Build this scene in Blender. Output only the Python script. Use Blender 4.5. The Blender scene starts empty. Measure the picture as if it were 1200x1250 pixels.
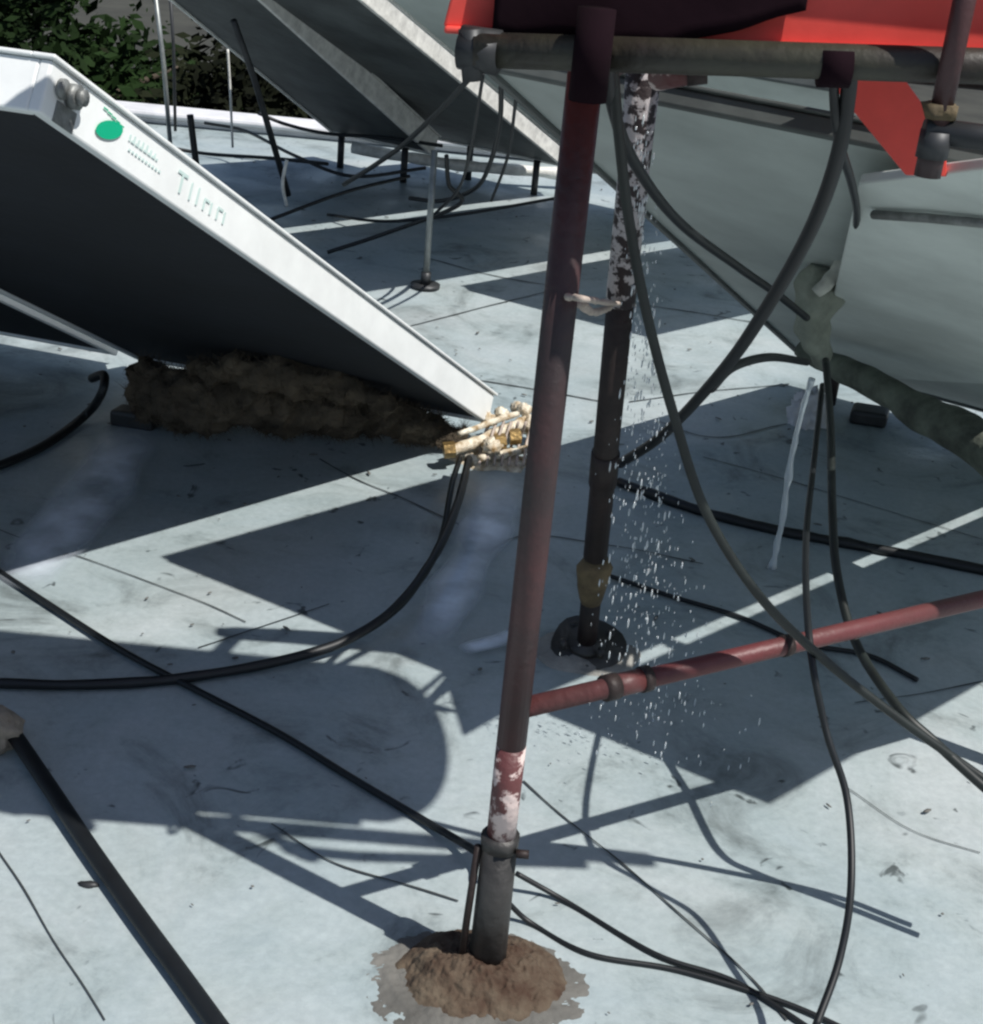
import bpy, bmesh, math, random
from mathutils import Vector, Matrix, noise
random.seed(7)
S = bpy.context.scene
COL = S.collection
# ---------------------------------------------------------------- camera
F, PITCH, ROLL, CH = 1800.0, math.radians(25), math.radians(5.5), 1.7
fw = Vector((0, math.cos(PITCH), -math.sin(PITCH)))
r0 = Vector((1, 0, 0)); u0 = r0.cross(fw)
RT = math.cos(ROLL)*r0 + math.sin(ROLL)*u0
UP = -math.sin(ROLL)*r0 + math.cos(ROLL)*u0
CP = Vector((0, 0, CH))
cd = bpy.data.cameras.new('camera'); cam = bpy.data.objects.new('camera', cd); COL.objects.link(cam)
m3 = Matrix((RT, UP, -fw)).transposed()
cam.matrix_world = Matrix.Translation(CP) @ m3.to_4x4()
cd.sensor_fit = 'HORIZONTAL'; cd.sensor_width = 36; cd.lens = 36*F/1200
cd.clip_start = .02; cd.clip_end = 2000
S.camera = cam
S.render.resolution_x = 983; S.render.resolution_y = 1024
# ---------------------------------------------------------------- light
SUN = Vector((.52, -.30, 1)).normalized()
W = bpy.data.worlds.new("World"); S.world = W; W.use_nodes = True
nt = W.node_tree; bg = nt.nodes['Background']
sk = nt.nodes.new('ShaderNodeTexSky'); sk.sky_type = 'NISHITA'; sk.sun_disc = False
sk.sun_elevation = math.asin(SUN.z); sk.sun_rotation = math.atan2(SUN.x, SUN.y)
nt.links.new(sk.outputs[0], bg.inputs[0]); bg.inputs[1].default_value = .072
sl = bpy.data.lights.new('sun', 'SUN'); sl.energy = 4.2; sl.angle = math.radians(.55); sl.color = (1, .97, .92)
so = bpy.data.objects.new('sun', sl); COL.objects.link(so); so.rotation_euler = SUN.to_track_quat('Z', 'Y').to_euler()
S.view_settings.view_transform = 'Standard'; S.view_settings.look = 'None'
S.view_settings.exposure = .27; S.view_settings.gamma = 1
try: S.cycles.filter_width = 2.4
except Exception: pass

# ---------------------------------------------------------------- place helpers
def ray(x, y): return fw*F + RT*(x-600) + UP*(625-y)
def G(x, y, z=0.0):
    d = ray(x, y); return CP + d*((z-CH)/d.z)
def AY(x, y, Y):
    d = ray(x, y); return CP + d*(Y/d.y)
def onplane(x, y, p, n):
    d = ray(x, y); return CP + d*((p-CP).dot(n)/d.dot(n))

# ---------------------------------------------------------------- materials
def mat(name, col, rough=.6, metal=0, var=.25, scale=6, bump=.0, bscale=60, col2=None, thr=None, spec=.5, trans=0, coord='Object'):
    m = bpy.data.materials.new(name); m.use_nodes = True
    t = m.node_tree; b = t.nodes['Principled BSDF']
    b.inputs['Roughness'].default_value = rough; b.inputs['Metallic'].default_value = metal
    b.inputs['Specular IOR Level'].default_value = spec
    if trans: b.inputs['Transmission Weight'].default_value = trans
    tc = t.nodes.new('ShaderNodeTexCoord')
    n = t.nodes.new('ShaderNodeTexNoise'); n.inputs['Scale'].default_value = scale
    n.inputs['Detail'].default_value = 7; n.inputs['Roughness'].default_value = .62
    t.links.new(tc.outputs[coord], n.inputs['Vector'])
    r = t.nodes.new('ShaderNodeValToRGB')
    c2 = col2 or tuple(c*(1-var) for c in col)
    a, z = (.34, .66) if thr is None else (thr-.025, thr+.025)
    r.color_ramp.elements[0].position = a; r.color_ramp.elements[1].position = z
    r.color_ramp.elements[0].color = (*c2, 1); r.color_ramp.elements[1].color = (*col, 1)
    t.links.new(n.outputs[0], r.inputs[0])
    t.links.new(r.outputs[0], b.inputs['Base Color'])
    if bump:
        n2 = t.nodes.new('ShaderNodeTexNoise'); n2.inputs['Scale'].default_value = bscale; n2.inputs['Detail'].default_value = 5
        t.links.new(tc.outputs[coord], n2.inputs['Vector'])
        bp = t.nodes.new('ShaderNodeBump'); bp.inputs['Strength'].default_value = bump; bp.inputs['Distance'].default_value = .01
        t.links.new(n2.outputs[0], bp.inputs['Height']); t.links.new(bp.outputs[0], b.inputs['Normal'])
    return m

def roof_mat():
    m = bpy.data.materials.new('roof_membrane'); m.use_nodes = True
    t = m.node_tree; b = t.nodes['Principled BSDF']; L = t.links.new
    tc = t.nodes.new('ShaderNodeTexCoord')
    def nz(scale, det, rg=.6, dist=0):
        n = t.nodes.new('ShaderNodeTexNoise'); n.inputs['Scale'].default_value = scale
        n.inputs['Detail'].default_value = det; n.inputs['Roughness'].default_value = rg; n.inputs['Distortion'].default_value = dist
        L(tc.outputs['Object'], n.inputs['Vector']); return n
    def ramp(src, stops):
        r = t.nodes.new('ShaderNodeValToRGB'); e = r.color_ramp.elements
        e[0].position, e[0].color = stops[0][0], (*stops[0][1], 1); e[1].position, e[1].color = stops[-1][0], (*stops[-1][1], 1)
        for p, c in stops[1:-1]:
            k = e.new(p); k.color = (*c, 1)
        L(src, r.inputs[0]); return r
    base = ramp(nz(1.3, 6, .6, .6).outputs[0], [(.3, (.305, .37, .39)), (.5, (.365, .42, .43)), (.7, (.42, .455, .46))])
    dirt = ramp(nz(3.1, 9, .7, .9).outputs[0], [(.28, (.36, .37, .36)), (.39, (.70, .71, .70)), (.47, (.91, .92, .91)), (.58, (1, 1, 1))])
    fine = ramp(nz(55, 6, .7).outputs[0], [(.3, (.86, .87, .88)), (.65, (1.04, 1.04, 1.04))])
    spots = ramp(nz(11, 3, .5, 1.4).outputs[0], [(.27, (.25, .26, .26)), (.33, (1, 1, 1))])
    def mul(a, bb):
        x = t.nodes.new('ShaderNodeMix'); x.data_type = 'RGBA'; x.blend_type = 'MULTIPLY'; x.inputs[0].default_value = 1
        L(a, x.inputs[6]); L(bb, x.inputs[7]); return x.outputs[2]
    c = mul(mul(mul(base.outputs[0], dirt.outputs[0]), fine.outputs[0]), spots.outputs[0])
    L(c, b.inputs['Base Color'])
    rr = ramp(nz(2.2, 4, .55, .5).outputs[0], [(.36, (.28,)*3), (.56, (.62,)*3)])
    L(rr.outputs[0], b.inputs['Roughness'])
    bp = t.nodes.new('ShaderNodeBump'); bp.inputs['Strength'].default_value = .35; bp.inputs['Distance'].default_value = .006
    L(nz(28, 8, .7).outputs[0], bp.inputs['Height'])
    bp2 = t.nodes.new('ShaderNodeBump'); bp2.inputs['Strength'].default_value = .3; bp2.inputs['Distance'].default_value = .04
    L(nz(2.6, 3, .5, .4).outputs[0], bp2.inputs['Height']); L(bp.outputs[0], bp2.inputs['Normal'])
    L(bp2.outputs[0], b.inputs['Normal'])
    return m

M = {}
M['roof'] = roof_mat()
M['seam'] = mat('seam_tar', (.045, .05, .05), .6, scale=20)
M['white'] = mat('white_aluminium', (.86, .88, .87), .42, 0, .10, 9, .05, 40)
M['whitel'] = mat('weathered_aluminium', (.80, .79, .74), .55, 0, .35, 22, .2, 60)
M['back'] = mat('dark_backing', (.010, .013, .019), .8, 0, .5, 3, .1, 30)
M['back2'] = mat('grey_backing', (.10, .112, .112), .65, 0, .6, 3.2, .3, 25)
M['dull'] = mat('dull_frame', (.10, .112, .107), .6, 0, .4, 9)
M['back3'] = mat('zinc_backing', (.50, .55, .52), .6, 0, .28, 2.6, .04, 30)
M['backpale'] = mat('pale_zinc', (.66, .71, .67), .6, 0, .25, 3.5, .04, 30)
M['glass'] = mat('black_glass', (.012, .014, .02), .12, 0, .2, 3)
M['brown'] = mat('brown_red_paint', (.080, .026, .027), .5, 0, .35, 4, .2, 70, col2=(.030, .019, .020))
M['bar'] = mat('maroon_paint', (.125, .030, .032), .5, .0, .35, 5, .2, 60, col2=(.085, .030, .028))
M['rust'] = mat('rusty_dark_steel', (.028, .016, .014), .6, .1, .6, 18, .3, 60)
M['olive'] = mat('olive_dark_paint', (.045, .043, .028), .5, 0, .6, 5, .2, 60, col2=(.02, .010, .012))
M['flake'] = mat('flaking_white_paint', (.40, .37, .38), .6, 0, 0, 44, .4, 60, col2=(.018, .010, .012), thr=.505)
M['flakepink'] = mat('worn_pink_paint', (.62, .50, .47), .5, 0, 0, 20, .3, 60, col2=(.11, .035, .035), thr=.52)
M['sleeve'] = mat('tar_sleeve', (.055, .052, .05), .5, .2, .5, 14, .4, 40)
M['ochre'] = mat('ochre_putty', (.17, .125, .065), .8, 0, .6, 16, .6, 50)
M['mound'] = mat('rusty_mortar', (.115, .088, .060), .9, 0, .5, 16, .9, 45, col2=(.045, .022, .012), thr=None)
M['skirt'] = mat('brown_mortar', (.17, .165, .15), .9, 0, .45, 5, .5, 50)
M['mortar'] = mat('grey_mortar', (.36, .35, .32), .85, 0, .5, 8, .6, 45)
M['cable'] = mat('black_cable', (.006, .008, .010), .5, 0, .4, 20)
M['cableg'] = mat('dusty_cable', (.014, .019, .017), .5, 0, .5, 20)
M['greenfoam'] = mat('green_grey_foam', (.13, .15, .115), .8, 0, .7, 13, .7, 50)
M['brownfoam'] = mat('brown_insulation', (.125, .096, .064), .95, 0, .6, 9, .9, 40)
M['red'] = mat('red_paint', (.82, .085, .065), .5, 0, .22, 6, .2, 9)
M['tarp'] = mat('dark_tarp', (.012, .005, .008), .95, 0, .4, 5, .3, 12, spec=.08)
M['tank'] = mat('tank_shell', (.30, .08, .07), .5, .2, .4, 5)
M['cream'] = mat('cream_corroded', (.80, .75, .62), .6, 0, .6, 30, .5, 90, col2=(.26, .16, .06))
M['brass'] = mat('brass', (.45, .30, .12), .4, .7, .6, 30, .3, 60)
M['galv'] = mat('galvanised_steel', (.33, .35, .34), .42, .5, .4, 14)
M['dkgalv'] = mat('dark_steel', (.05, .052, .055), .5, .4, .4, 14)
M['stub'] = mat('grey_stub', (.26, .27, .26), .5, .3, .5, 40, .3, 60)
M['cloth'] = mat('pale_wrap', (.52, .53, .47), .85, 0, .5, 18, .5, 40)
M['clothg'] = mat('grey_green_wrap', (.27, .295, .24), .85, 0, .5, 12, .6, 40)
M['stone'] = mat('tan_stone', (.33, .28, .22), .9, 0, .5, 14, .7, 40)
M['green'] = mat('green_print', (.0, .42, .22), .5, 0, .1)
M['ink'] = mat('grey_ink', (.58, .72, .69), .5, 0, .1)
M['rope'] = mat('pale_rope', (.50, .42, .36), .8, 0, .4, 60)
M['parapet'] = mat('white_parapet', (.70, .70, .72), .7, 0, .25, 4, .3, 20)
M['bark'] = mat('bark', (.09, .07, .05), .9, 0, .4, 8, .5, 20)
M['leaf'] = mat('leaf_dark', (.016, .036, .009), .8, 0, .8, 1.2, spec=.1)
M['leafb'] = mat('leaf_brown', (.016, .020, .009), .85, 0, .8, 1.2, spec=.1)
M['soil'] = mat('soil', (.05, .05, .04), .95, 0, .5, .5)
M['water'] = mat('water', (.9, .95, .97), .08, 0, .02, 5, trans=.55)
M['blue'] = mat('bluish_film', (.28, .40, .50), .6, 0, .2, 8)

# ---------------------------------------------------------------- mesh helpers
def tag(o, label=None, cat=None, group=None, kind=None):
    if label: o['label'] = label
    if cat: o['category'] = cat
    if group: o['group'] = group
    if kind: o['kind'] = kind
    return o
def empty(name, loc, label, cat, group=None):
    o = bpy.data.objects.new(name, None); COL.objects.link(o); o.location = loc; o.empty_display_size = .1
    return tag(o, label, cat, group)
def obj(name, bm, m, parent=None, smooth=True, bevel=0):
    bmesh.ops.recalc_face_normals(bm, faces=bm.faces)
    me = bpy.data.meshes.new(name); bm.to_mesh(me); bm.free()
    o = bpy.data.objects.new(name, me); COL.objects.link(o)
    for k in (m if isinstance(m, (list, tuple)) else [m]): me.materials.append(k)
    if smooth:
        for p in me.polygons: p.use_smooth = True
    if parent is not None:
        o.parent = parent; o.matrix_parent_inverse = Matrix.Translation(parent.location).inverted()
    if bevel:
        b = o.modifiers.new('b', 'BEVEL'); b.width = bevel; b.segments = 2; b.limit_method = 'ANGLE'
    return o
def catmull(P, n=8):
    out = []
    Q = [P[0]*2-P[1]] + list(P) + [P[-1]*2-P[-2]]
    for i in range(1, len(Q)-2):
        a, b, c, d = Q[i-1:i+3]
        for k in range(n):
            t = k/n
            out.append(.5*((2*b)+(c-a)*t+(2*a-5*b+4*c-d)*t*t+(3*b-a-3*c+d)*t**3))
    out.append(P[-1].copy()); return out
def tube(bm, P, r, seg=10, lump=0, ls=8, smooth=0, flat=1.0, caps=True):
    P = [Vector(p) for p in P]
    if smooth: P = catmull(P, smooth)
    n = len(P); rings = []
    up = None
    for i, p in enumerate(P):
        t = (P[min(i+1, n-1)]-P[max(i-1, 0)]).normalized()
        if up is None: up = Vector((0, 0, 1)) if abs(t.z) < .9 else Vector((1, 0, 0))
        a = t.cross(up).normalized(); b = a.cross(t).normalized(); up = b
        if callable(r): rr = r(i/(n-1))
        else: rr = r
        ring = []
        for k in range(seg):
            an = 2*math.pi*k/seg
            v = p + (a*math.cos(an)+b*math.sin(an)*flat)*rr
            if lump: v += (v-p)*lump*noise.noise(v*ls)*1.6
            ring.append(bm.verts.new(v))
        rings.append(ring)
    for i in range(n-1):
        for k in range(seg):
            bm.faces.new((rings[i][k], rings[i][(k+1) % seg], rings[i+1][(k+1) % seg], rings[i+1][k]))
    if caps:
        bm.faces.new(rings[0][::-1]); bm.faces.new(rings[-1])
def obox(bm, o, a, b, c):
    """box from corner o with edge vectors a, b, c"""
    v = [bm.verts.new(o+a*i+b*j+c*k) for i in (0, 1) for j in (0, 1) for k in (0, 1)]
    for f in ((0, 1, 3, 2), (4, 6, 7, 5), (0, 4, 5, 1), (2, 3, 7, 6), (0, 2, 6, 4), (1, 5, 7, 3)):
        bm.faces.new([v[i] for i in f])
def box(bm, lo, hi):
    lo = Vector(lo); hi = Vector(hi); d = hi-lo
    obox(bm, lo, Vector((d.x, 0, 0)), Vector((0, d.y, 0)), Vector((0, 0, d.z)))
def blob(bm, c, rx, ry, rz, sub=3, amp=.25, sc=6, zmin=None):
    r = bmesh.ops.create_icosphere(bm, subdivisions=sub, radius=1)
    for v in r['verts']:
        d = v.co.copy(); k = 1+amp*noise.noise(Vector(c)+d*sc*.3)+amp*.5*noise.noise(Vector(c)+d*sc)
        v.co = Vector((d.x*rx*k, d.y*ry*k, d.z*rz*k))+Vector(c)
        if zmin is not None and v.co.z < zmin: v.co.z = zmin
def one(name, label, cat, m, fn, group=None, kind=None, **kw):
    bm = bmesh.new(); fn(bm); o = obj(name, bm, m, **kw); return tag(o, label, cat, group, kind)
def part(name, m, parent, fn, **kw):
    bm = bmesh.new(); fn(bm); return obj(name, bm, m, parent, **kw)

# ---------------------------------------------------------------- setting
def f(bm):
    n = 90; x0, x1, y0, y1 = -5.5, 9.5, -3.0, 8.45
    g = [[bm.verts.new((x0+(x1-x0)*i/n, y0+(y1-y0)*j/n, 0)) for j in range(n+1)] for i in range(n+1)]
    for row in g:
        for v in row: v.co.z = .010*noise.noise(v.co*.8)
    for i in range(n):
        for j in range(n): bm.faces.new((g[i][j], g[i+1][j], g[i+1][j+1], g[i][j+1]))
tag(one('roof_surface', None, None, M['roof'], f), kind='structure')
def f(bm): box(bm, (-5.6, -3.1, -6.5), (9.6, 8.56, -.05))
tag(one('roof_slab', None, None, M['mortar'], f, smooth=False), kind='structure')
def f(bm):
    v = [bm.verts.new(p) for p in ((-600, -600, -6.5), (600, -600, -6.5), (600, 600, -6.5), (-600, 600, -6.5))]; bm.faces.new(v)
tag(one('ground', None, None, M['soil'], f, smooth=False), kind='structure')

def strip(bm, pts, w, z=.012):
    P = catmull([G(*p, 0) for p in pts], 10); w = w*.8
    P = [Vector((p.x, p.y, .010*noise.noise(p*.8)+.0035)) + Vector((noise.noise(p*4), noise.noise(p*4+Vector((9, 0, 0))), 0))*.012 for p in P]
    prev = None
    for i, p in enumerate(P):
        t = (P[min(i+1, len(P)-1)]-P[max(i-1, 0)]).normalized(); s = Vector((-t.y, t.x, 0))*w*(.6+.8*abs(noise.noise(p*9)))
        a, b = bm.verts.new(p+s), bm.verts.new(p-s)
        if prev: bm.faces.new((prev[0], prev[1], b, a))
        prev = (a, b)
def f(bm):
    for pts, w in (([(-20, 640), (150, 700), (300, 760)], .003), ([(860, 560), (1000, 600), (1200, 660)], .003), ([(1040, 860), (1120, 850), (1200, 835)], .003), ([(500, 398), (590, 375), (690, 350)], .006), ([(505, 452), (600, 468), (672, 480), (740, 492)], .007),
                   ([(780, 372), (860, 385), (935, 397)], .007), ([(770, 492), (860, 480), (962, 470)], .005),
                   ([(520, 315), (600, 335), (690, 352)], .006), ([(390, 560), (440, 588), (500, 612), (580, 652)], .004),
                   ([(0, 1040), (60, 1140), (125, 1250)], .0025), ([(560, 690), (640, 655), (740, 668), (860, 690)], .004), ([(1030, 960), (1110, 1010), (1200, 1040)], .002), ([(240, 790), (330, 762), (400, 738)], .003),
                   ([(800, 515), (870, 535), (960, 520)], .005), ([(640, 955), (760, 1060), (900, 1180), (960, 1250)], .003),
                   ([(330, 1010), (420, 1065), (560, 1105)], .003)):
        strip(bm, pts, w)
tag(one('roof_seams', None, None, M['seam'], f), kind='structure')

def f(bm):
    random.seed(21)
    for k in range(1100):
        x = random.uniform(-2.5, 3); y = random.uniform(1.2, 8); r = random.choice((.0015, .002, .003, .005))
        if noise.noise(Vector((x, y, 4))*1.4) < -.05 and k % 3: continue
        bmesh.ops.create_icosphere(bm, subdivisions=1, radius=r, matrix=Matrix.Translation((x, y, .006+r*.3+.010*noise.noise(Vector((x, y, 0))*.8))) @ Matrix.Rotation(random.random()*3, 4, 'Z') @ Matrix.Diagonal((random.uniform(1, 3), 1, .5, 1)))
tag(one('roof_grit', None, None, M['skirt'], f), kind='stuff')
# slit light and reflections on the shaded roof, painted as pale streaks
def light_streak_mat():
    m = mat('pale_streak_light', (.80, .88, .98), .5, 0, .1, 8); t = m.node_tree; b = t.nodes['Principled BSDF']
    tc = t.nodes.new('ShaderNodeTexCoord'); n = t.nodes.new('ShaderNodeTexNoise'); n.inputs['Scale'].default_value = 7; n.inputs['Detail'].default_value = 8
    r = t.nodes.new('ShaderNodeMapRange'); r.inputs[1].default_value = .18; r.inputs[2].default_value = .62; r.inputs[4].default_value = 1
    at = t.nodes.new('ShaderNodeAttribute'); at.attribute_name = 'light_fade'
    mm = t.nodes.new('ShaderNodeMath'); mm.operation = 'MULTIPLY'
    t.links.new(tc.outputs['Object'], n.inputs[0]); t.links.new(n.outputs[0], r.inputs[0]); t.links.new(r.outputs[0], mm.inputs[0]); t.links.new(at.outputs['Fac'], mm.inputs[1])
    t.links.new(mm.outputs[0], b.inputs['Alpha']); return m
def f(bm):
    la = bm.verts.layers.float.new('light_fade')
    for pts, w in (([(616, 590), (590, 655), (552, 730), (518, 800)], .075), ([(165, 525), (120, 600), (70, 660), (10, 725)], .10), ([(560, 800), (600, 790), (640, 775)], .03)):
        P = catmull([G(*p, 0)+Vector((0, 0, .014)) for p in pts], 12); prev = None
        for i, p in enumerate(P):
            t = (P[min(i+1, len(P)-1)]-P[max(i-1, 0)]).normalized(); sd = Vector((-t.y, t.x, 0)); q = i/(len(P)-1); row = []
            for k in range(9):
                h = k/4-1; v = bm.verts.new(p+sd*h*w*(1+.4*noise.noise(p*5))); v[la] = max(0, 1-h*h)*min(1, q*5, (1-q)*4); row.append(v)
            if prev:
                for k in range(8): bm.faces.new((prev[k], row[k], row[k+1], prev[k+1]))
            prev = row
tag(one('roof_light_streaks', None, None, light_streak_mat(), f), kind='structure')
# parapet at the far side of the roof
pa = empty('parapet_wall', (0, 8.8, 0), 'low whitewashed parapet along the far edge of the roof', 'wall')
def f(bm):
    obox(bm, Vector((-5.5, 8.35, 0)), Vector((15, 0, 0)), Vector((0, .16, 0)), Vector((0, 0, .04)))
part('wall', M['parapet'], pa, f, smooth=False, bevel=.02)
def f(bm):
    obox(bm, Vector((-5.52, 8.31, .04)), Vector((15.04, 0, 0)), Vector((0, .24, 0)), Vector((0, 0, .035)))
part('coping', M['parapet'], pa, f, smooth=False, bevel=.015)

# trees beyond
def tree(loc, h, rx, rz, nleaf, leaf, lm, label):
    t = empty('tree', loc, label, 'tree', 'trees beyond the roof')
    L = Vector(loc); top = L+Vector((0, 0, h))
    def f(bm):
        tube(bm, [L, L+Vector((.1, 0, h*.4)), L+Vector((-.1, .1, h*.75)), top], lambda q: .2*(1-q)+.03, 8, .15, 3, 5)
        for k in range(9):
            a = k*2.4; s = L+Vector((0, 0, h*(.45+.05*k)))
            tube(bm, [s, s+Vector((math.cos(a)*rx*.5, math.sin(a)*rx*.5, rz*.3)), s+Vector((math.cos(a)*rx*.85, math.sin(a)*rx*.85, rz*.45))], lambda q: .07*(1-q)+.012, 6, 0, 3, 4)
    part('trunk', M['bark'], t, f)
    def f(bm):
        cl = []
        for k in range(60):
            d = Vector((random.gauss(0, 1), random.gauss(0, 1), random.gauss(0, 1))).normalized()*random.uniform(.35, 1)
            d *= random.uniform(.7, 1.12); cl.append((top+Vector((d.x*rx, d.y*rx, d.z*rz-.3*rz)), random.uniform(.12, .38)*rx))
        for k in range(nleaf):
            c, r = random.choice(cl)
            p = c+Vector((random.gauss(0, 1), random.gauss(0, 1), random.gauss(0, .8)))*r*.55
            a = Vector((random.gauss(0, 1), random.gauss(0, 1), random.gauss(0, .6))).normalized()
            b = a.orthogonal().normalized()
            s = leaf*random.choice((.5, .8, 1, 1.5, 2.1))
            q = [p-a*s, p+b*s*.45, p+a*s, p-b*s*.45]
            bm.faces.new([bm.verts.new(v) for v in q])
    part('crown', lm, t, f, smooth=False)
tree((-4.3, 12.2, -6.5), 6.2, 1.7, 1.9, 26000, .045, M['leaf'], 'green leafy tree at the far left beyond the roof edge')
tree((-1.9, 11.4, -6.5), 5.7, 1.5, 1.6, 26000, .045, M['leafb'], 'dark brownish tree just behind the white parapet')
tree((.6, 12.8, -6.5), 5.6, 1.7, 1.6, 9000, .05, M['leaf'], 'dark tree glimpsed above the two far collectors')

# ---------------------------------------------------------------- collectors
def collector(label, P, u, w, Lg, Wd, th, m_frame, m_back, group='solar collectors on the roof', lip=True):
    """P underside corner (low, right as seen), u up the slope, w across to the left"""
    n = u.cross(w).normalized()
    if n.z < 0: n = -n
    t = empty('solar_collector', P, label, 'solar collector', group)
    fr = .022
    def f(bm):
        obox(bm, P, u*Lg, w*fr, n*th)
        obox(bm, P+w*(Wd-fr), u*Lg, w*fr, n*th)
        obox(bm, P+w*fr, w*(Wd-2*fr), u*fr, n*th)
        obox(bm, P+w*fr+u*(Lg-fr), w*(Wd-2*fr), u*fr, n*th)
    part('frame', m_frame, t, f, smooth=False, bevel=.004)
    if lip:
        def f(bm):
            q = .008
            obox(bm, P+n*(th+.001)-w*q-u*q, u*(Lg+2*q), w*.04, n*.007)
            obox(bm, P+n*(th+.001)+w*(Wd-.04+q)-u*q, u*(Lg+2*q), w*.04, n*.007)
            obox(bm, P+n*(th+.001)+w*(.041-q)-u*q, w*(Wd-.082+2*q), u*.04, n*.007)
            obox(bm, P+n*(th+.001)+w*(.041-q)+u*(Lg-.04+q), w*(Wd-.082+2*q), u*.04, n*.007)
        part('rim', m_frame, t, f, smooth=False, bevel=.002)
    def f(bm): obox(bm, P+w*fr+u*fr+n*.008, u*(Lg-2*fr), w*(Wd-2*fr), n*.012)
    part('back_panel', m_back, t, f, smooth=False)
    def f(bm): obox(bm, P+w*fr+u*fr+n*(th-.01), u*(Lg-2*fr), w*(Wd-2*fr), n*.005)
    part('glass', M['glass'], t, f, smooth=False)
    return t, n
# A: near left
PA = G(596, 517, .065)
PH = AY(48, 137, 2.36)
uA = (PH-PA).normalized(); LA = (PH-PA).length
wA = Vector((-.97, .22, 0)).normalized()
tA, nA = collector('white framed solar collector with a green logo on its side and a black underside', PA, uA, wA, LA, 1.16, .088, M['white'], M['back'])
tA2, _ = collector('black backed collector cut by the left edge, left of the one with the logo', PA+wA*1.225, uA, wA, LA, 1.16, .088, M['white'], M['back'])
def on_rail(s, h, out=.0015):    # point on the lit side of A's frame: s along from the top, h up its height
    return PA+uA*(LA-s)+nA*h-wA*out
# pipe stub
def f(bm):
    c = on_rail(.062, .055)
    tube(bm, [c, c-wA*.014], .021, 16); tube(bm, [c-wA*.014, c-wA*.026], .014, 12)
    c2 = on_rail(.034, .055); tube(bm, [c2, c2-wA*.008], .017, 14)
part('pipe_stub', M['stub'], tA, f)
def f(bm): obox(bm, on_rail(.085, 0, .0), uA*.052, nA*.035, -wA*.003)
part('grey_patch', M['stub'], tA, f, smooth=False)
def f(bm):
    # round green mark with a hooked tail
    c = on_rail(.175, .046); N = 18
    v = [c + uA*.036*math.cos(2*math.pi*k/N)+ nA*(.017*math.sin(2*math.pi*k/N)-.012*math.cos(2*math.pi*k/N))-wA*.002 for k in range(N)]
    bm.faces.new([bm.verts.new(p) for p in v])
    for k in range(5): obox(bm, on_rail(.148+.013*k, .073-.002*k, .002), -uA*.012, nA*.0025, -wA*.001)
part('green_mark', M['green'], tA, f, smooth=False)
def f(bm):
    random.seed(3)
    s = .235
    for k in range(7):     # a small faint word beside the mark
        obox(bm, on_rail(s, .052), -uA*.004, nA*.017*random.uniform(.6, 1), -wA*.001); s += .0075
        obox(bm, on_rail(s, .052), -uA*.005, nA*.004, -wA*.001); s += .006
    for k in range(10): obox(bm, on_rail(.24+k*.011, .036), -uA*.006, nA*.004, -wA*.001)
part('small_word', M['ink'], tA, f, smooth=False)
def f(bm):
    s = .40                # big faint letters: T and strokes
    obox(bm, on_rail(s, .060), -uA*.034, nA*.006, -wA*.001); obox(bm, on_rail(s+.014, .026), -uA*.006, nA*.034, -wA*.001)
    for k, h in enumerate((.034, .034, .024, .024, .026, .024)):
        obox(bm, on_rail(s+.05+k*.026, .026), -uA*.005, nA*h, -wA*.001)
        if k in (2, 4): obox(bm, on_rail(s+.05+k*.026+.006, .026+h-.005), -uA*.015, nA*.005, -wA*.001)
part('lettering', M['ink'], tA, f, smooth=False)

# far pair C and D
ct = math.radians(26)
uD = Vector((-.49*math.cos(ct), -.87*math.cos(ct), math.sin(ct))).normalized(); ct = math.radians(30.5)
uC = Vector((-.49*math.cos(ct), -.87*math.cos(ct), math.sin(ct))).normalized(); wC = Vector((-.87, .49, 0)).normalized()
PD = G(690, 205, .16); PC = G(528, 190, .16)
tD, nD = collector('far collector whose pale side rail ends just left of the front brown post', PD, uD, wC, 2.3, .80, .105, M['whitel'], M['back2'])
tC, _ = collector('grey backed collector left of the far pair, beside the dark trees', PC, uC, wC, 2.3, .64, .10, M['whitel'], M['back2'])
tD2, _ = collector('far collector half hidden behind the tall front post', PD-wC*.95, uD, wC, 2.3, .80, .085, M['whitel'], M['back3'])
tD3, _ = collector('far collector seen only as a sliver between the top rail and the large grey one', PD-wC*1.92, uD, wC, 1.9, .80, .085, M['dull'], M['back3'])
def under(P, u, w, x, y):  # height of the underside over ground point
    n = u.cross(w); return P.z-((x-P.x)*n.x+(y-P.y)*n.y)/n.z
def leg(bm, b, P, u, w, r=.014):
    top = under(P, u, w, b.x, b.y); tube(bm, [b, Vector((b.x, b.y, top))], r, 10)
b = G(519, 350)
def f(bm): tube(bm, [b, Vector((b.x, b.y, AY(545, 185, b.y).z))], .013, 10)
part('support_leg', M['galv'], tD, f)
def f(bm):
    tube(bm, [b, b+Vector((0, 0, .012))], .06, 14)
    tube(bm, [b+Vector((0, 0, .012)), b+Vector((0, 0, .06))], .02, 12)
part('foot_plate', M['dkgalv'], tD, f)
for q in (.15, .55):
    def f(bm):
        p = PD+wC*q+uD*.03; tube(bm, [Vector((p.x, p.y, 0)), Vector((p.x, p.y, p.z))], .018, 10)
    part('support_leg', M['dkgalv'], tD, f)
    def f(bm):
        p = PC+wC*q+uC*.03; tube(bm, [Vector((p.x, p.y, 0)), Vector((p.x, p.y, p.z))], .018, 10)
    part('support_leg', M['dkgalv'], tC, f)
for q in ():
    def f(bm):
        p = PC+wC*q+uC*1.9; tube(bm, [Vector((p.x, p.y, 0)), Vector((p.x, p.y, p.z+.005))], .014, 10)
    part('support_leg', M['dkgalv'], tC, f)
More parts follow.
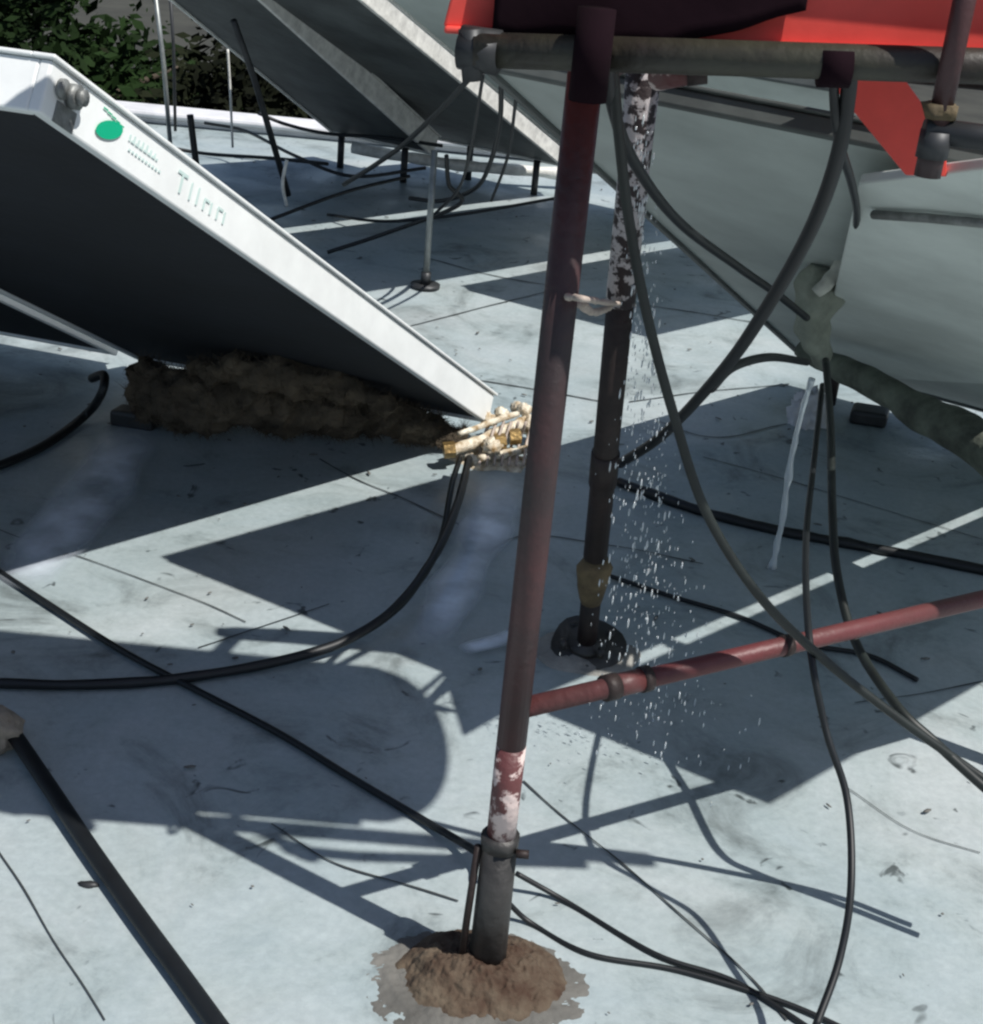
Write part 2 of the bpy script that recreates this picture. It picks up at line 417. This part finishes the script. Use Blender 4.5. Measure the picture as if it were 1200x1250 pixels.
def f(bm):
    tube(bm, [AY(285, 25, 6.3), AY(310, 95, 6.45), AY(352, 238, 6.75)], .014, 8)
part('brace', M['dkgalv'], tC, f)
# bright low pipe under the pair
def f(bm):
    tube(bm, [G(430, 180, .12), G(520, 196, .10), G(600, 205, .09), G(692, 212, .08)], .03, 10, .2, 9, 6)
one('manifold_pipe', 'pale lagged pipe running below the low edges of the far collectors', 'pipe', M['whitel'], f)

# E: over the right half, carried by the stand
LE = G(985, 445, .1)
HE = Vector((-.742, 3.213, 0))+Vector((.52, -.30, 1))*1.27
HE = Vector((-.085, 2.832, 1.27))
uE = (HE-LE).normalized(); LgE = (HE-LE).length+.05
wE = Vector((.86, -.51, 0)).normalized()
wE = (wE - uE*wE.dot(uE)).normalized()
WE = 1.0
tE, nE = collector('large grey backed collector sloping up over the right side of the roof behind the stand', LE, uE, wE, LgE, WE, .032, M['dull'], M['back3'])
P2 = LE+wE*(WE+.066)
tE2, _ = collector('nearer grey collector at the right edge, side by side with the large one', P2, uE, wE, LgE, .50, .032, M['dull'], M['back3'])
for P, t in ((LE, tE), (P2, tE2)):
    for q in (.12, .68):
        def f(bm):
            p = P+wE*q+uE*.06; tube(bm, [Vector((p.x, p.y, 0)), Vector((p.x, p.y, p.z+.01))], .02, 10)
        part('support_leg', M['rust'], t, f)
# pale sheet hung under E
nn = -nE
def ue(x, y, off): return onplane(x, y, LE+nn*off, nE)
def f(bm):
    c = [ue(1048, 225, .05), ue(1215, 205, .05), ue(1215, 470, .05), ue(1080, 462, .05), ue(1003, 425, .05)]
    a = [bm.verts.new(p) for p in c]; d = [bm.verts.new(p+nE*.02) for p in c]
    bm.faces.new(a); bm.faces.new(d[::-1])
    for i in range(5): bm.faces.new((a[i], a[(i+1) % 5], d[(i+1) % 5], d[i]))
sh = one('metal_sheet', 'pale dented metal sheet fixed under the collector at the right edge', 'metal sheet', M['backpale'], f, smooth=False, bevel=.004)
def f(bm): tube(bm, [ue(1066, 262, .06), ue(1130, 266, .062), ue(1215, 274, .06)], .008, 8)
tag(part('seam_rib', M['stub'], sh, f), None)

# ---------------------------------------------------------------- tank stand
FB = G(593, 1190); KB = G(715, 797)
st = empty('tank_stand', FB, 'brown red pipe stand carrying the red tray and tank overhead', 'pipe stand')
zt = AY(590, 62, 1.738).z
def vz(b, z, dx=0, dy=0): return Vector((b.x+dx, b.y+dy, z))
FT = vz(FB, zt)
lg = part('leg', M['brown'], st, lambda bm: tube(bm, [vz(FB, .45), vz(FB, .8), FT], .0225, 20))
lg['label'] = 'front brown red leg with a dark sleeve at its foot'
part('worn_section', M['flakepink'], lg, lambda bm: tube(bm, [vz(FB, .27), vz(FB, .36), vz(FB, .45)], .0228, 20))
def f(bm):
    tube(bm, [vz(FB, .0), vz(FB, .272)], lambda q: .031-.003*q, 18, .06, 30)
    tube(bm, [vz(FB, .262), vz(FB, .285)], .030, 18, .1, 30)
part('sleeve', M['sleeve'], lg, f)
def f(bm):
    tube(bm, [vz(FB, .265, -.034, -.01), vz(FB, .12, -.040, -.01), vz(FB, .01, -.043, -.012)], .006, 8)
    tube(bm, [vz(FB, .265, .025, -.02), vz(FB, .265, .045, -.02)], .007, 8)
part('clamp', M['rust'], lg, f)
KT = AY(789, 55, 2.45)
def kz(z, dx=0, dy=0):
    q = z/KT.z; return Vector((KB.x+(KT.x-KB.x)*q+dx, KB.y+(KT.y-KB.y)*q+dy, z))
lg2 = part('leg', M['rust'], st, lambda bm: tube(bm, [kz(.30), kz(.6), kz(.93)], .026, 18, .04, 20))
lg2['label'] = 'rear dark rusty leg with flaking white paint on its upper half'
part('flaking_section', M['flake'], lg2, lambda bm: tube(bm, [kz(.93), kz(1.2), KT], lambda q: .0285, 18, .12, 30))
part('putty_joint', M['ochre'], lg2, lambda bm: tube(bm, [kz(.17), kz(.2), kz(.27), kz(.29)], lambda q: .026+.008*math.sin(q*3.1), 16, .25, 25))
part('sleeve', M['rust'], lg2, lambda bm: tube(bm, [kz(.0), kz(.17)], .023, 16, .06, 20))
part('coupling', M['rust'], lg2, lambda bm: tube(bm, [kz(.50), kz(.58)], .029, 16))
def f(bm):
    tube(bm, [kz(.012), kz(.03)], .085, 22, .1, 12); tube(bm, [kz(.03), kz(.045)], .045, 18)
    for a in range(4):
        c = kz(.03, .062*math.cos(a*1.57+.5), .062*math.sin(a*1.57+.5)); tube(bm, [c, c+Vector((0, 0, .022))], .009, 6)
part('foot_plate', M['sleeve'], lg2, f)
# low cross bar
J = vz(FB, .512)
Bd = (G(1200, 731, .512)-J); Bd.z = 0; Bd.normalize()
B3 = J+Bd*1.35
FR = Vector((B3.x, B3.y, 0))
part('cross_bar', M['bar'], st, lambda bm: tube(bm, [J+Bd*.01, J+Bd*.6, B3], .016, 16))
for q_, r_, h_ in ((.17, .021, .012), (.235, .021, .008), (.52, .0185, .008)):
    part('bar_coupling', M['rust'], st, lambda bm: tube(bm, [J+Bd*(q_-h_), J+Bd*(q_+h_)], r_, 14))
part('bar_sleeve', M['bar'], st, lambda bm: tube(bm, [J+Bd*.168, J+Bd*.232], .0185, 14))
# far right leg (outside the picture) and its top rails
part('leg', M['brown'], st, lambda bm: tube(bm, [FR, Vector((FR.x, FR.y, zt))], .0225, 16))
TL = AY(578, 62, 1.80); TR = AY(1215, 108, 1.97); TL.z = zt; TR.z = zt
TL = Vector((AY(578, 62, 1.738).x, 1.738, zt)); TR = Vector((1.15, 1.738, zt+.075))
part('post_bracket', M['tarp'], st, lambda bm: tube(bm, [Vector((FB.x, 1.712, zt-.040)), Vector((FB.x, 1.712, zt+.06))], .0215, 16, .05, 30))
for x_ in (.32,):
    part('rail_strap', M['tarp'], st, lambda bm: tube(bm, [Vector((x_, 1.738, zt+.019)), Vector((x_+.035, 1.738, zt+.021))], .024, 16))
part('top_rail', M['olive'], st, lambda bm: tube(bm, [TL, (TL+TR)/2, TR], .020, 16))
def f(bm):
    p = TL; tube(bm, [p+Vector((-.006, 0, .022)), p+Vector((.002, .0, -.034))], .013, 10, .3, 40)
    tube(bm, [p+Vector((-.015, .01, .0)), p+Vector((.03, .0, 0))], .0235, 14, .15, 40)
part('rail_clamp', M['dkgalv'], st, f)
KT2 = KT.copy()
part('top_rail', M['rust'], st, lambda bm: tube(bm, [KT2-Vector((.03, 0, 0)), KT2, KT2+Vector((1.0, 0, 0))], .020, 14))
part('top_rail', M['brown'], st, lambda bm: tube(bm, [vz(FB, KT.z+.03, 0, .02), kz(KT.z-.01, 0, -.02)], .018, 14))
part('rail_stub', M['flakepink'], st, lambda bm: tube(bm, [AY(803, 95, 2.25), AY(836, 88, 2.2), AY(852, 87, 2.2)], .019, 14))
part('rail_stub_end', M['rust'], st, lambda bm: tube(bm, [AY(838, 88, 2.19), AY(862, 85, 2.19)], .020, 14))
# post at right hanging from the rail with a dark tee
def pv(x, y, Y): return AY(x, y, Y)
vt = AY(1158, 92, 1.70); 
dy = 1.70
part('drop_post', M['brown'], st, lambda bm: tube(bm, [Vector((vt.x, dy, zt+.22)), Vector((vt.x, dy, zt-.045))], .0125, 14)).__setitem__('label', 'thin brown drop post at the right with a rusty joint')
dy = 1.70
part('rusty_joint', M['ochre'], st, lambda bm: tube(bm, [Vector((vt.x, dy, zt-.004)), Vector((vt.x, dy, zt-.020))], .0175, 12, .5, 60))
part('drop_post_end', M['brown'], st, lambda bm: tube(bm, [Vector((vt.x, dy, zt-.045)), Vector((vt.x, dy, zt-.085))], .0155, 12))
def f(bm):
    c = Vector((vt.x, dy, zt-.034)); tube(bm, [c+Vector((-.014, 0, 0)), c+Vector((.10, 0, -.004)), c+Vector((.5, .05, -.03))], .0145, 12)
    tube(bm, [c+Vector((0, 0, .0)), c+Vector((0, 0, -.03))], .0185, 12)
part('tee_fitting', M['dkgalv'], st, f)

# mortar feet
def dome(bm, c, rx, ry, h, n=64, m=26, rough=.012, edge=.10, ls=14):
    ctr = bm.verts.new((c.x, c.y, h)); prev = None
    for i in range(1, m+1):
        q = i/m; ring = []
        for k in range(n):
            a = 2*math.pi*k/n; e = 1+edge*noise.noise(Vector((math.cos(a)*1.7, math.sin(a)*1.7, c.x*9)))+edge*.3*noise.noise(Vector((math.cos(a)*7, math.sin(a)*7, 1)))
            x = c.x+math.cos(a)*rx*q*e; y = c.y+math.sin(a)*ry*q*e
            z = h*(1-q**2.2)**.9
            nz = noise.noise(Vector((x, y, 0))*ls)+.6*noise.noise(Vector((x, y, 3))*ls*2.7)+.4*noise.noise(Vector((x, y, 7))*ls*7)
            z += rough*nz*(1-q**6)
            ring.append(bm.verts.new((x, y, z if i < m else -.012)))
        for k in range(n):
            if prev: bm.faces.new((prev[k], ring[k], ring[(k+1) % n], prev[(k+1) % n]))
            else: bm.faces.new((ctr, ring[k], ring[(k+1) % n]))
        prev = ring
def f(bm): dome(bm, Vector((FB.x-.005, FB.y-.01, 0)), .145, .112, .050, 200, 70, .013, .07, 20)
one('mortar_footing', 'rust stained mortar mound around the front leg of the stand', 'footing', M['mound'], f, 'mortar footings')
def f(bm): dome(bm, Vector((FB.x-.01, FB.y-.03, 0)), .215, .155, .014, 200, 40, .005, .10, 30)
one('mortar_skirt', 'low brown grey mortar skirt spread under the rust stained mound', 'mortar patch', M['skirt'], f)
def f(bm): dome(bm, Vector((KB.x, KB.y, 0)), .13, .10, .018, 48, 16, .006)
one('mortar_footing', 'small dark mortar pad under the rear leg of the stand', 'footing', M['mortar'], f, 'mortar footings')

# red tray, diagonal strut, tarp and tank above
ty = 1.775
xl = AY(541, 30, ty).x; xr = .60
def f(bm):
    z0 = AY(545, 33, ty).z
    pts = [(xl, z0), (xr, z0+.03), (xr, z0+.15), (xl+.03, z0+.15)]
    for (Y, d) in ((ty, .012), (ty+.30, .012)):
        a = [bm.verts.new((x, Y, z)) for x, z in pts]; c = [bm.verts.new((x, Y+d, z)) for x, z in pts]
        bm.faces.new(a); bm.faces.new(c[::-1])
        for i in range(4): bm.faces.new((a[i], a[(i+1) % 4], c[(i+1) % 4], c[i]))
    obox(bm, Vector((xl+.002, ty-.012, z0-.006)), Vector((xr-xl-.004, 0, .03)), Vector((0, .332, 0)), Vector((0, 0, .008)))
one('tank_tray', 'red painted metal tray lying across the top rail of the stand', 'tray', M['red'], f, smooth=False, bevel=.003)
tp0, tp1 = AY(602, 20, ty-.03).x, AY(985, 20, ty-.03).x
def f(bm):
    n = 40; z1 = zt+.18
    rows = []
    for i in range(n+1):
        q = i/n; x = tp0+(tp1-tp0)*q
        low = AY(602, 44, ty).z+.005*noise.noise(Vector((x*20, 0, 0)))+.012*q+.050*max(0, (q-.55)/.45)**1.0
        row = []
        for j in range(9):
            h = j/8; z = low+(z1-low)*h
            row.append(bm.verts.new((x, ty-.020-.012*noise.noise(Vector((x*9, z*9, 1))) - .012*math.sin(q*3.14), z)))
        rows.append(row)
    for i in range(n):
        for j in range(8): bm.faces.new((rows[i][j], rows[i+1][j], rows[i+1][j+1], rows[i][j+1]))
o = one('tarpaulin', 'dark tarpaulin draped over the front of the red tray', 'tarpaulin', M['tarp'], f)
sm = o.modifiers.new('s', 'SOLIDIFY'); sm.thickness = .006; sm.offset = 1
tk = empty('water_tank', (.33, 1.97, zt+.04), 'long horizontal water tank lying in the red tray above the stand', 'water tank')
part('shell', M['tank'], tk, lambda bm: tube(bm, [Vector((-.42, 1.97, 1.80)), Vector((.74, 1.97, 1.80))], .265, 40))
for e, sg in ((Vector((.74, 1.97, 1.80)), 1), (Vector((-.42, 1.97, 1.80)), -1)):
    part('end_cap', M['tank'], tk, lambda bm: tube(bm, [e, e+Vector((.03*sg, 0, 0)), e+Vector((.05*sg, 0, 0)), e+Vector((.06*sg, 0, 0))], lambda q: .264*math.sqrt(max(0.02, 1-q*q*.98)), 40))
def f(bm):
    v = [AY(x, y, 2.25) for x, y in ((980, 60), (1078, 60), (1156, 168), (1156, 216), (1106, 214))]
    a = [bm.verts.new(p) for p in v]; d = [bm.verts.new(p+Vector((0, .010, 0))) for p in v]
    bm.faces.new(a); bm.faces.new(d[::-1])
    for i in range(5): bm.faces.new((a[i], a[(i+1) % 5], d[(i+1) % 5], d[i]))
one('red_strut', 'bright red flat strut slanting down to the drop post', 'strut', M['red'], f, smooth=False, bevel=.002)

# ---------------------------------------------------------------- cables and hoses
def path(pts): return [(G(x, y, Y[1]) if isinstance(Y, tuple) else AY(x, y, Y)) for x, y, Y in pts]
def cable(label, pts, r, m='cable', name='cable', cat='cable', group='loose cables and hoses', lump=0, flat=1):
    P = path(pts)
    return one(name, label, cat, M[m], lambda bm: tube(bm, P, r, 10, lump, 14, 10, flat), group)
g = lambda h: ('g', h)
cable('thick black hose hanging from the top rail and curving down to the rear leg', [(1038, 35, 1.86), (1036, 110, 1.9), (1020, 200, 1.95), (985, 290, 2.05), (930, 385, 2.2), (880, 455, 2.4), (810, 530, 2.7), (757, 566, 2.86)], .0105, name='hose', cat='hose')
cable('black cable sweeping from the front post down right to the wrapped joint', [(742, 70, 1.9), (748, 130, 1.95), (775, 200, 2.1), (830, 272, 2.4), (900, 325, 2.8), (950, 360, 3.1), (985, 388, 3.3)], .0085)
cable('dusty hose falling beside the rear leg and sweeping over the cross bar', [(748, 80, 1.92), (756, 170, 1.95), (768, 270, 1.98), (790, 385, 2.0), (822, 505, 2.02), (862, 625, 2.02), (925, 725, 2.02), (1000, 800, 2.05), (1085, 868, 2.06), (1200, 950, 2.05), (1290, 1010, 2.0)], .0075, 'cableg', name='hose', cat='hose')
cable('thin black cable crossing the thick hose and ending at the torn white wrap', [(1020, 30, 1.87), (1018, 110, 1.9), (1024, 170, 1.95), (1040, 225, 2.2), (1046, 262, 2.6), (1042, 300, 3.0)], .0065)
cable('short arched hose joining the thick hose to the wrapped joint', [(868, 474, 2.45), (895, 448, 2.6), (940, 436, 2.9), (985, 442, 3.3)], .009, name='hose', cat='hose')
cable('grey green hose hanging straight down from the wrapped joint, then bending right', [(1008, 440, 3.2), (1014, 520, 2.9), (1016, 620, 2.6), (1022, 700, 2.45), (1045, 785, 2.3), (1095, 862, 2.12), (1140, 905, 2.07), (1210, 968, 2.03), (1290, 1030, 1.98)], .0085, 'cableg', name='hose', cat='hose')
cable('thin hose looping down across the cross bar and bowing out at the lower right', [(1004, 470, 3.15), (994, 560, 2.8), (984, 660, 2.4), (988, 780, 2.08), (1008, 890, 2.0), (1034, 975, 1.95), (1039, 1080, 1.85), (1025, 1170, 1.78), (995, 1255, 1.7)], .0062, 'cable', name='hose', cat='hose')
cable('thick dark cable lying in the shade from the rear leg to the right edge', [(755, 588, g(.012)), (850, 622, g(.015)), (950, 648, g(.012)), (1060, 668, g(.014)), (1230, 702, g(.012))], .014, 'cable', lump=.2)
cable('thin dark cable on the shaded roof right of the rear leg', [(735, 700, g(.01)), (820, 728, g(.01)), (900, 752, g(.01)), (980, 785, g(.01)), (1060, 800, g(.01)), (1120, 830, g(.01))], .006)
cable('black hose drooping from the corroded corner fitting and running to the left edge', [(572, 560, g(.07)), (560, 610, g(.10)), (535, 670, g(.10)), (490, 735, g(.07)), (430, 778, g(.035)), (350, 805, g(.02)), (220, 828, g(.016)), (90, 836, g(.016)), (-40, 832, g(.016))], .011, name='hose', cat='hose', lump=.1)
cable('short grey hose beside the drooping black one at the corner fitting', [(562, 558, g(.07)), (552, 590, g(.09)), (543, 640, g(.05)), (536, 665, g(.012))], .008, 'cableg', name='hose', cat='hose')
cable('long black cable crossing the roof from the left edge to the front footing', [(-40, 672, g(.012)), (60, 738, g(.012)), (150, 795, g(.014)), (235, 840, g(.014)), (340, 895, g(.012)), (430, 950, g(.012)), (520, 1003, g(.014)), (585, 1042, g(.04)), (596, 1060, g(.05))], .0075)
cable('thin cable running right from the front leg to the lower right', [(630, 1066, g(.05)), (690, 1100, g(.01)), (800, 1165, g(.01)), (900, 1200, g(.01)), (1010, 1270, g(.01))], .005)
cable('thin cable curving right behind the front footing', [(618, 1100, g(.05)), (650, 1128, g(.01)), (720, 1165, g(.01)), (830, 1185, g(.01)), (960, 1225, g(.01)), (1060, 1270, g(.01))], .0048)
cable('wide flat black hose running from the tan stone to the bottom edge', [(14, 892, g(.03)), (60, 960, g(.022)), (110, 1035, g(.02)), (170, 1120, g(.02)), (225, 1195, g(.02)), (290, 1285, g(.02))], .0165, name='hose', cat='hose', flat=.6)
cable('short black hose looping out of the low end of the left collector', [(112, 462, 4.0), (127, 458, 3.95), (124, 480, 3.9), (105, 506, g(.03)), (60, 540, g(.014)), (15, 562, g(.014)), (-30, 578, g(.014))], .013, name='hose', cat='hose')
# far tangle
far = [([(205, 180, 7.4), (255, 188, 7.4), (330, 193, 7.2), (400, 200, 7.0)], .009), ([(315, 138, 7.6), (350, 152, 7.6), (400, 163, 7.5), (470, 168, 7.4), (540, 178, 7.3)], .009),
       ([(585, 80, 5.0), (560, 110, 5.2), (500, 170, 5.6), (460, 200, 5.8), (420, 225, 6.2)], .010), ([(612, 100, 5.0), (610, 150, 5.2), (598, 200, 5.5), (580, 230, 5.8), (540, 245, 6.0), (500, 242, 6.1)], .009),
       ([(545, 190, 5.62), (548, 225, 5.7), (560, 250, 5.8), (470, 285, 6.0), (400, 308, 6.0)], .009), ([(232, 140, 7.0), (240, 205, 7.0)], .016), ([(590, 90, 4.9), (575, 180, 5.2), (560, 230, 5.5), (530, 262, 5.8)], .006)]
far += [([(250, 150, 7.6), (300, 160, 7.5), (360, 190, 7.0), (430, 215, 6.8), (520, 205, 6.8)], .008), ([(630, 120, 5.0), (620, 190, 5.4), (600, 245, 5.8)], .006), ([(400, 262, 6.6), (470, 270, 6.4), (560, 262, 6.3), (690, 240, 6.4)], .007), ([(330, 268, 6.5), (420, 235, 6.7), (500, 215, 6.9)], .008)]
lab = ['thin black cable lying across the far roof left of the collectors', 'black cable sagging below the low edge of the far left collector', 'black cable slung diagonally in front of the far collectors',
       'black cable hanging from the stand corner and looping along the far roof', 'cable trailing from the far support leg to the left', 'short dark upright rod against the white parapet', 'thin cable dropping in front of the far right collector', 'cable winding over the far roof beneath the left far collector', 'short cable hanging beside the front post over the far roof', 'thin cable lying across the shaded far roof to the front post', 'cable rising from the logo collector towards the far collectors']
for (p, r), l in zip(far, lab):
    if 'rod' in l: cable(l, p, r, name='rod', cat='rod', group=None)
    else: cable(l, p, r)
P = [AY(188, -20, 7.2), AY(200, 80, 7.2), AY(208, 178, 7.2)]
one('pole', 'thin pale upright pole in front of the dark trees', 'pole', M['galv'], lambda bm: tube(bm, P, .011, 10))
P3 = [AY(207, -20, 7.6), AY(212, 60, 7.6), AY(214, 160, 7.6)]
one('pole', 'thin dark pole just behind the pale upright pole', 'pole', M['dkgalv'], lambda bm: tube(bm, P3, .008, 10))
cable('thin white wire dangling over the white parapet', [(278, 60, 7.3), (281, 110, 7.3), (284, 180, 7.3)], .006, 'whitel', name='wire', cat='wire', group=None)
cable('white wire hanging over the shaded far roof', [(350, 195, 6.6), (345, 225, 6.6), (350, 252, 6.6)], .008, 'whitel', name='wire', cat='wire', group=None)
# wire tie between the two posts
a = vz(FB, 1.07); c = vz(KB, .985)
P4 = [AY(692, 362, FB.y-.03), AY(720, 366, FB.y-.03), AY(745, 370, 2.4), AY(775, 372, KB.y-.04)]
def f(bm):
    tube(bm, P4, .0045, 8, .3, 60, 8)
    tube(bm, [AY(708, 370, 1.95), AY(722, 380, 2.1), AY(738, 378, 2.4), AY(755, 366, 2.8)], .006, 8, .4, 60, 8)
one('rope_tie', 'pale frayed rope tied between the front post and the rear leg', 'rope', M['rope'], f)

# ---------------------------------------------------------------- corroded corner fitting
cf = empty('pipe_fitting', G(600, 545), 'corroded cream and brass pipe fitting at the low corner of the near collector', 'pipe fitting')
def f(bm):
    tube(bm, [G(545, 552, .05), G(580, 540, .06), G(615, 525, .07), G(640, 515, .07)], .017, 12, .25, 50, 5)
    tube(bm, [G(560, 530, .10), G(600, 515, .11), G(632, 505, .11)], .009, 10, .3, 50, 5)
    tube(bm, [G(585, 560, .03), G(610, 556, .03), G(645, 548, .03)], .013, 10, .3, 50, 5)
part('pipe', M['cream'], cf, f)
for x, y, z, r in ((648, 520, .06, .036), (600, 545, .06, .028), (575, 562, .06, .020), (632, 498, .09, .022), (596, 512, .08, .024), (612, 504, .09, .020), (640, 500, .10, .022)):
    part('joint', M['cream'], cf, lambda bm: blob(bm, G(x, y, z), r, r, r*.9, 3, .5, 30))
for x, y in ((612, 540), (630, 534), (550, 550)):
    p = G(x, y, .06)
    part('nut', M['brass'], cf, lambda bm: tube(bm, [p-Vector((.02, .004, 0)), p+Vector((.012, .004, .004))], .024, 6), smooth=False)
def f(bm):
    for k in range(7):
        x = 585+k*9; tube(bm, [G(x, 568, .02), G(x+4, 540, .05+.02*math.sin(k)), G(x+12, 515, .10)], .0045, 6, 0, 1, 5)
part('wire_wrap', M['rope'], cf, f)
one('mortar_pad', 'pale crusted mortar pad under the corroded fitting', 'mortar pad', M['cream'], lambda bm: dome(bm, G(600, 560), .13, .09, .02, 48, 18, .012, .3))

# brown insulation below collector A
def f(bm):
    P = [G(566, 535, .04), G(500, 520, .07), G(420, 505, .09), G(330, 494, .11), G(240, 490, .12), G(170, 480, .11)]
    tube(bm, P, lambda q: (.030+.045*min(1, q*2.0))*(1+.05*noise.noise(Vector((q*9, 0, 0)))), 40, .38, 7, 30)
    tube(bm, [G(480, 500, .16), G(400, 470, .22), G(300, 455, .24), G(230, 450, .22)], lambda q: .02+.03*math.sin(q*3.1), 24, .5, 14, 20)
    for v in bm.verts: v.co += Vector((noise.noise(v.co*28), noise.noise(v.co*28+Vector((5, 0, 0))), noise.noise(v.co*28+Vector((0, 7, 0)))))*.022
    fz = [v.co.copy() for v in bm.verts]
    for k in range(15000):
        p = random.choice(fz); d = Vector((random.gauss(0, 1), random.gauss(0, 1), random.gauss(0, 1))).normalized()*random.uniform(.008, .045); e2 = d.orthogonal().normalized()*.0012
        bm.faces.new([bm.verts.new(q_) for q_ in (p-e2, p+e2, p+d)])
one('insulation_roll', 'fuzzy brown insulation lying along the low edge of the near collector', 'insulation', M['brownfoam'], f)
# pale board added as the sunlit patch of roof at the left
def f(bm):
    v = [G(30, 445, .16), G(110, 470, .14), G(160, 490, .05), G(100, 498, .04), G(35, 465, .10)]
    v = [AY(28, 440, 4.5), AY(75, 450, 4.5), AY(122, 470, 4.45), AY(120, 490, 4.4), AY(95, 492, 4.4), AY(30, 468, 4.45)]
    a = [bm.verts.new(p) for p in v]; b2 = [bm.verts.new(p+Vector((0, .03, .0))) for p in v]
    bm.faces.new(a); bm.faces.new(b2[::-1])
    for i in range(len(a)): bm.faces.new((a[i], a[(i+1) % len(a)], b2[(i+1) % len(a)], b2[i]))
one('lit_roof_board', 'pale board standing in for sunlit roof in the gap left of the brown insulation', 'board', M['parapet'], f, smooth=False, bevel=.006)
one('dark_block', 'small dark block beside the left end of the brown insulation', 'block', M['dkgalv'], lambda bm: obox(bm, G(133, 520), Vector((.13, -.02, 0)), Vector((.02, .07, 0)), Vector((0, 0, .05))), smooth=False, bevel=.01)

# ---------------------------------------------------------------- right: lagging, wraps
def f(bm):
    P = [AY(975, 425, 3.9), AY(1005, 440, 3.85), AY(1060, 465, 3.7), AY(1120, 500, 3.55), AY(1180, 532, 3.4), AY(1260, 585, 3.25)]
    tube(bm, P, lambda q: .022+.040*q, 22, .16, 14, 14)
one('pipe_lagging', 'thick green grey lagged pipe sagging along the low side of the right collector', 'lagged pipe', M['greenfoam'], f)
wj = empty('wrapped_joint', AY(1000, 400, 3.4), 'torn grey green and white cloth wrapped round a hose joint', 'wrapped joint')
def f(bm):
    tube(bm, [AY(1008, 325, 3.4), AY(1000, 360, 3.4), AY(992, 395, 3.4), AY(998, 425, 3.4), AY(1004, 450, 3.4)], lambda q: .050*(1-q)**.7*min(1, .45+q*4)+.010, 18, .3, 22, 8)
part('wrap', M['clothg'], wj, f)
def f(bm):
    tube(bm, [AY(1040, 318, 3.3), AY(1028, 326, 3.3), AY(1010, 345, 3.3), AY(996, 358, 3.3)], lambda q: .026-.014*q, 12, .35, 40, 6)
part('torn_strip', M['cloth'], wj, f)
def f(bm): tube(bm, [AY(985, 318, 3.45), AY(1005, 306, 3.45), AY(1035, 308, 3.45)], .008, 8, .4, 40, 6)
part('strap', M['cloth'], wj, f)
one('dark_block', 'small black block on the roof beyond the hanging hoses', 'block', M['dkgalv'], lambda bm: obox(bm, G(1035, 518), Vector((.12, -.02, 0)), Vector((.03, .10, 0)), Vector((0, 0, .05))), smooth=False, bevel=.012)
one('white_bag', 'crumpled white sack standing on the lit roof under the wrapped joint', 'sack', M['parapet'], lambda bm: blob(bm, G(985, 512, .02), .06, .05, .10, 4, .5, 12, zmin=0))
wb = G(942, 694)
def f(bm):
    P = [Vector((wb.x, wb.y, .002)), Vector((wb.x+.003, wb.y, .15)), Vector((wb.x-.002, wb.y, .3)), Vector((wb.x+.003, wb.y, .45)), Vector((wb.x+.012, wb.y, .53))]
    tube(bm, P, lambda q: .0095-.003*q, 10, .5, 25, 8)
one('water_stream', 'thin pale stream of water falling to the shaded roof', 'water stream', M['water'], f)
random.seed(11)
def f(bm):
    a_ = AY(783, 130, 2.40); b_ = G(793, 905, .005)
    for k in range(850):
        q = random.uniform(0, 1)**.75; sp = .010+.085*q**2.2
        p = a_.lerp(b_, q)+Vector((random.gauss(0, 1)*sp, random.gauss(0, 1)*sp, 0)); r = random.choice((.0006, .0008, .0010, .0013, .0019))
        bmesh.ops.create_icosphere(bm, subdivisions=1, radius=r, matrix=Matrix.Translation(p) @ Matrix.Diagonal((1, 1, random.uniform(1.5, 7), 1)))
one('water_spray', 'fine spray of water droplets falling beside the rear leg', 'water spray', M['water'], f, kind='stuff')

# stone at left edge
def f(bm): blob(bm, G(-8, 893, .03), .055, .05, .05, 3, .4, 10, zmin=0)
one('stone', 'tan stone at the left edge holding the end of the wide black hose', 'stone', M['stone'], f)
def f(bm): blob(bm, G(108, 1080, .004), .018, .008, .006, 2, .4, 10, zmin=0)
one('pebble', 'single dark pebble on the lit roof left of the wide hose', 'pebble', M['dkgalv'], f)
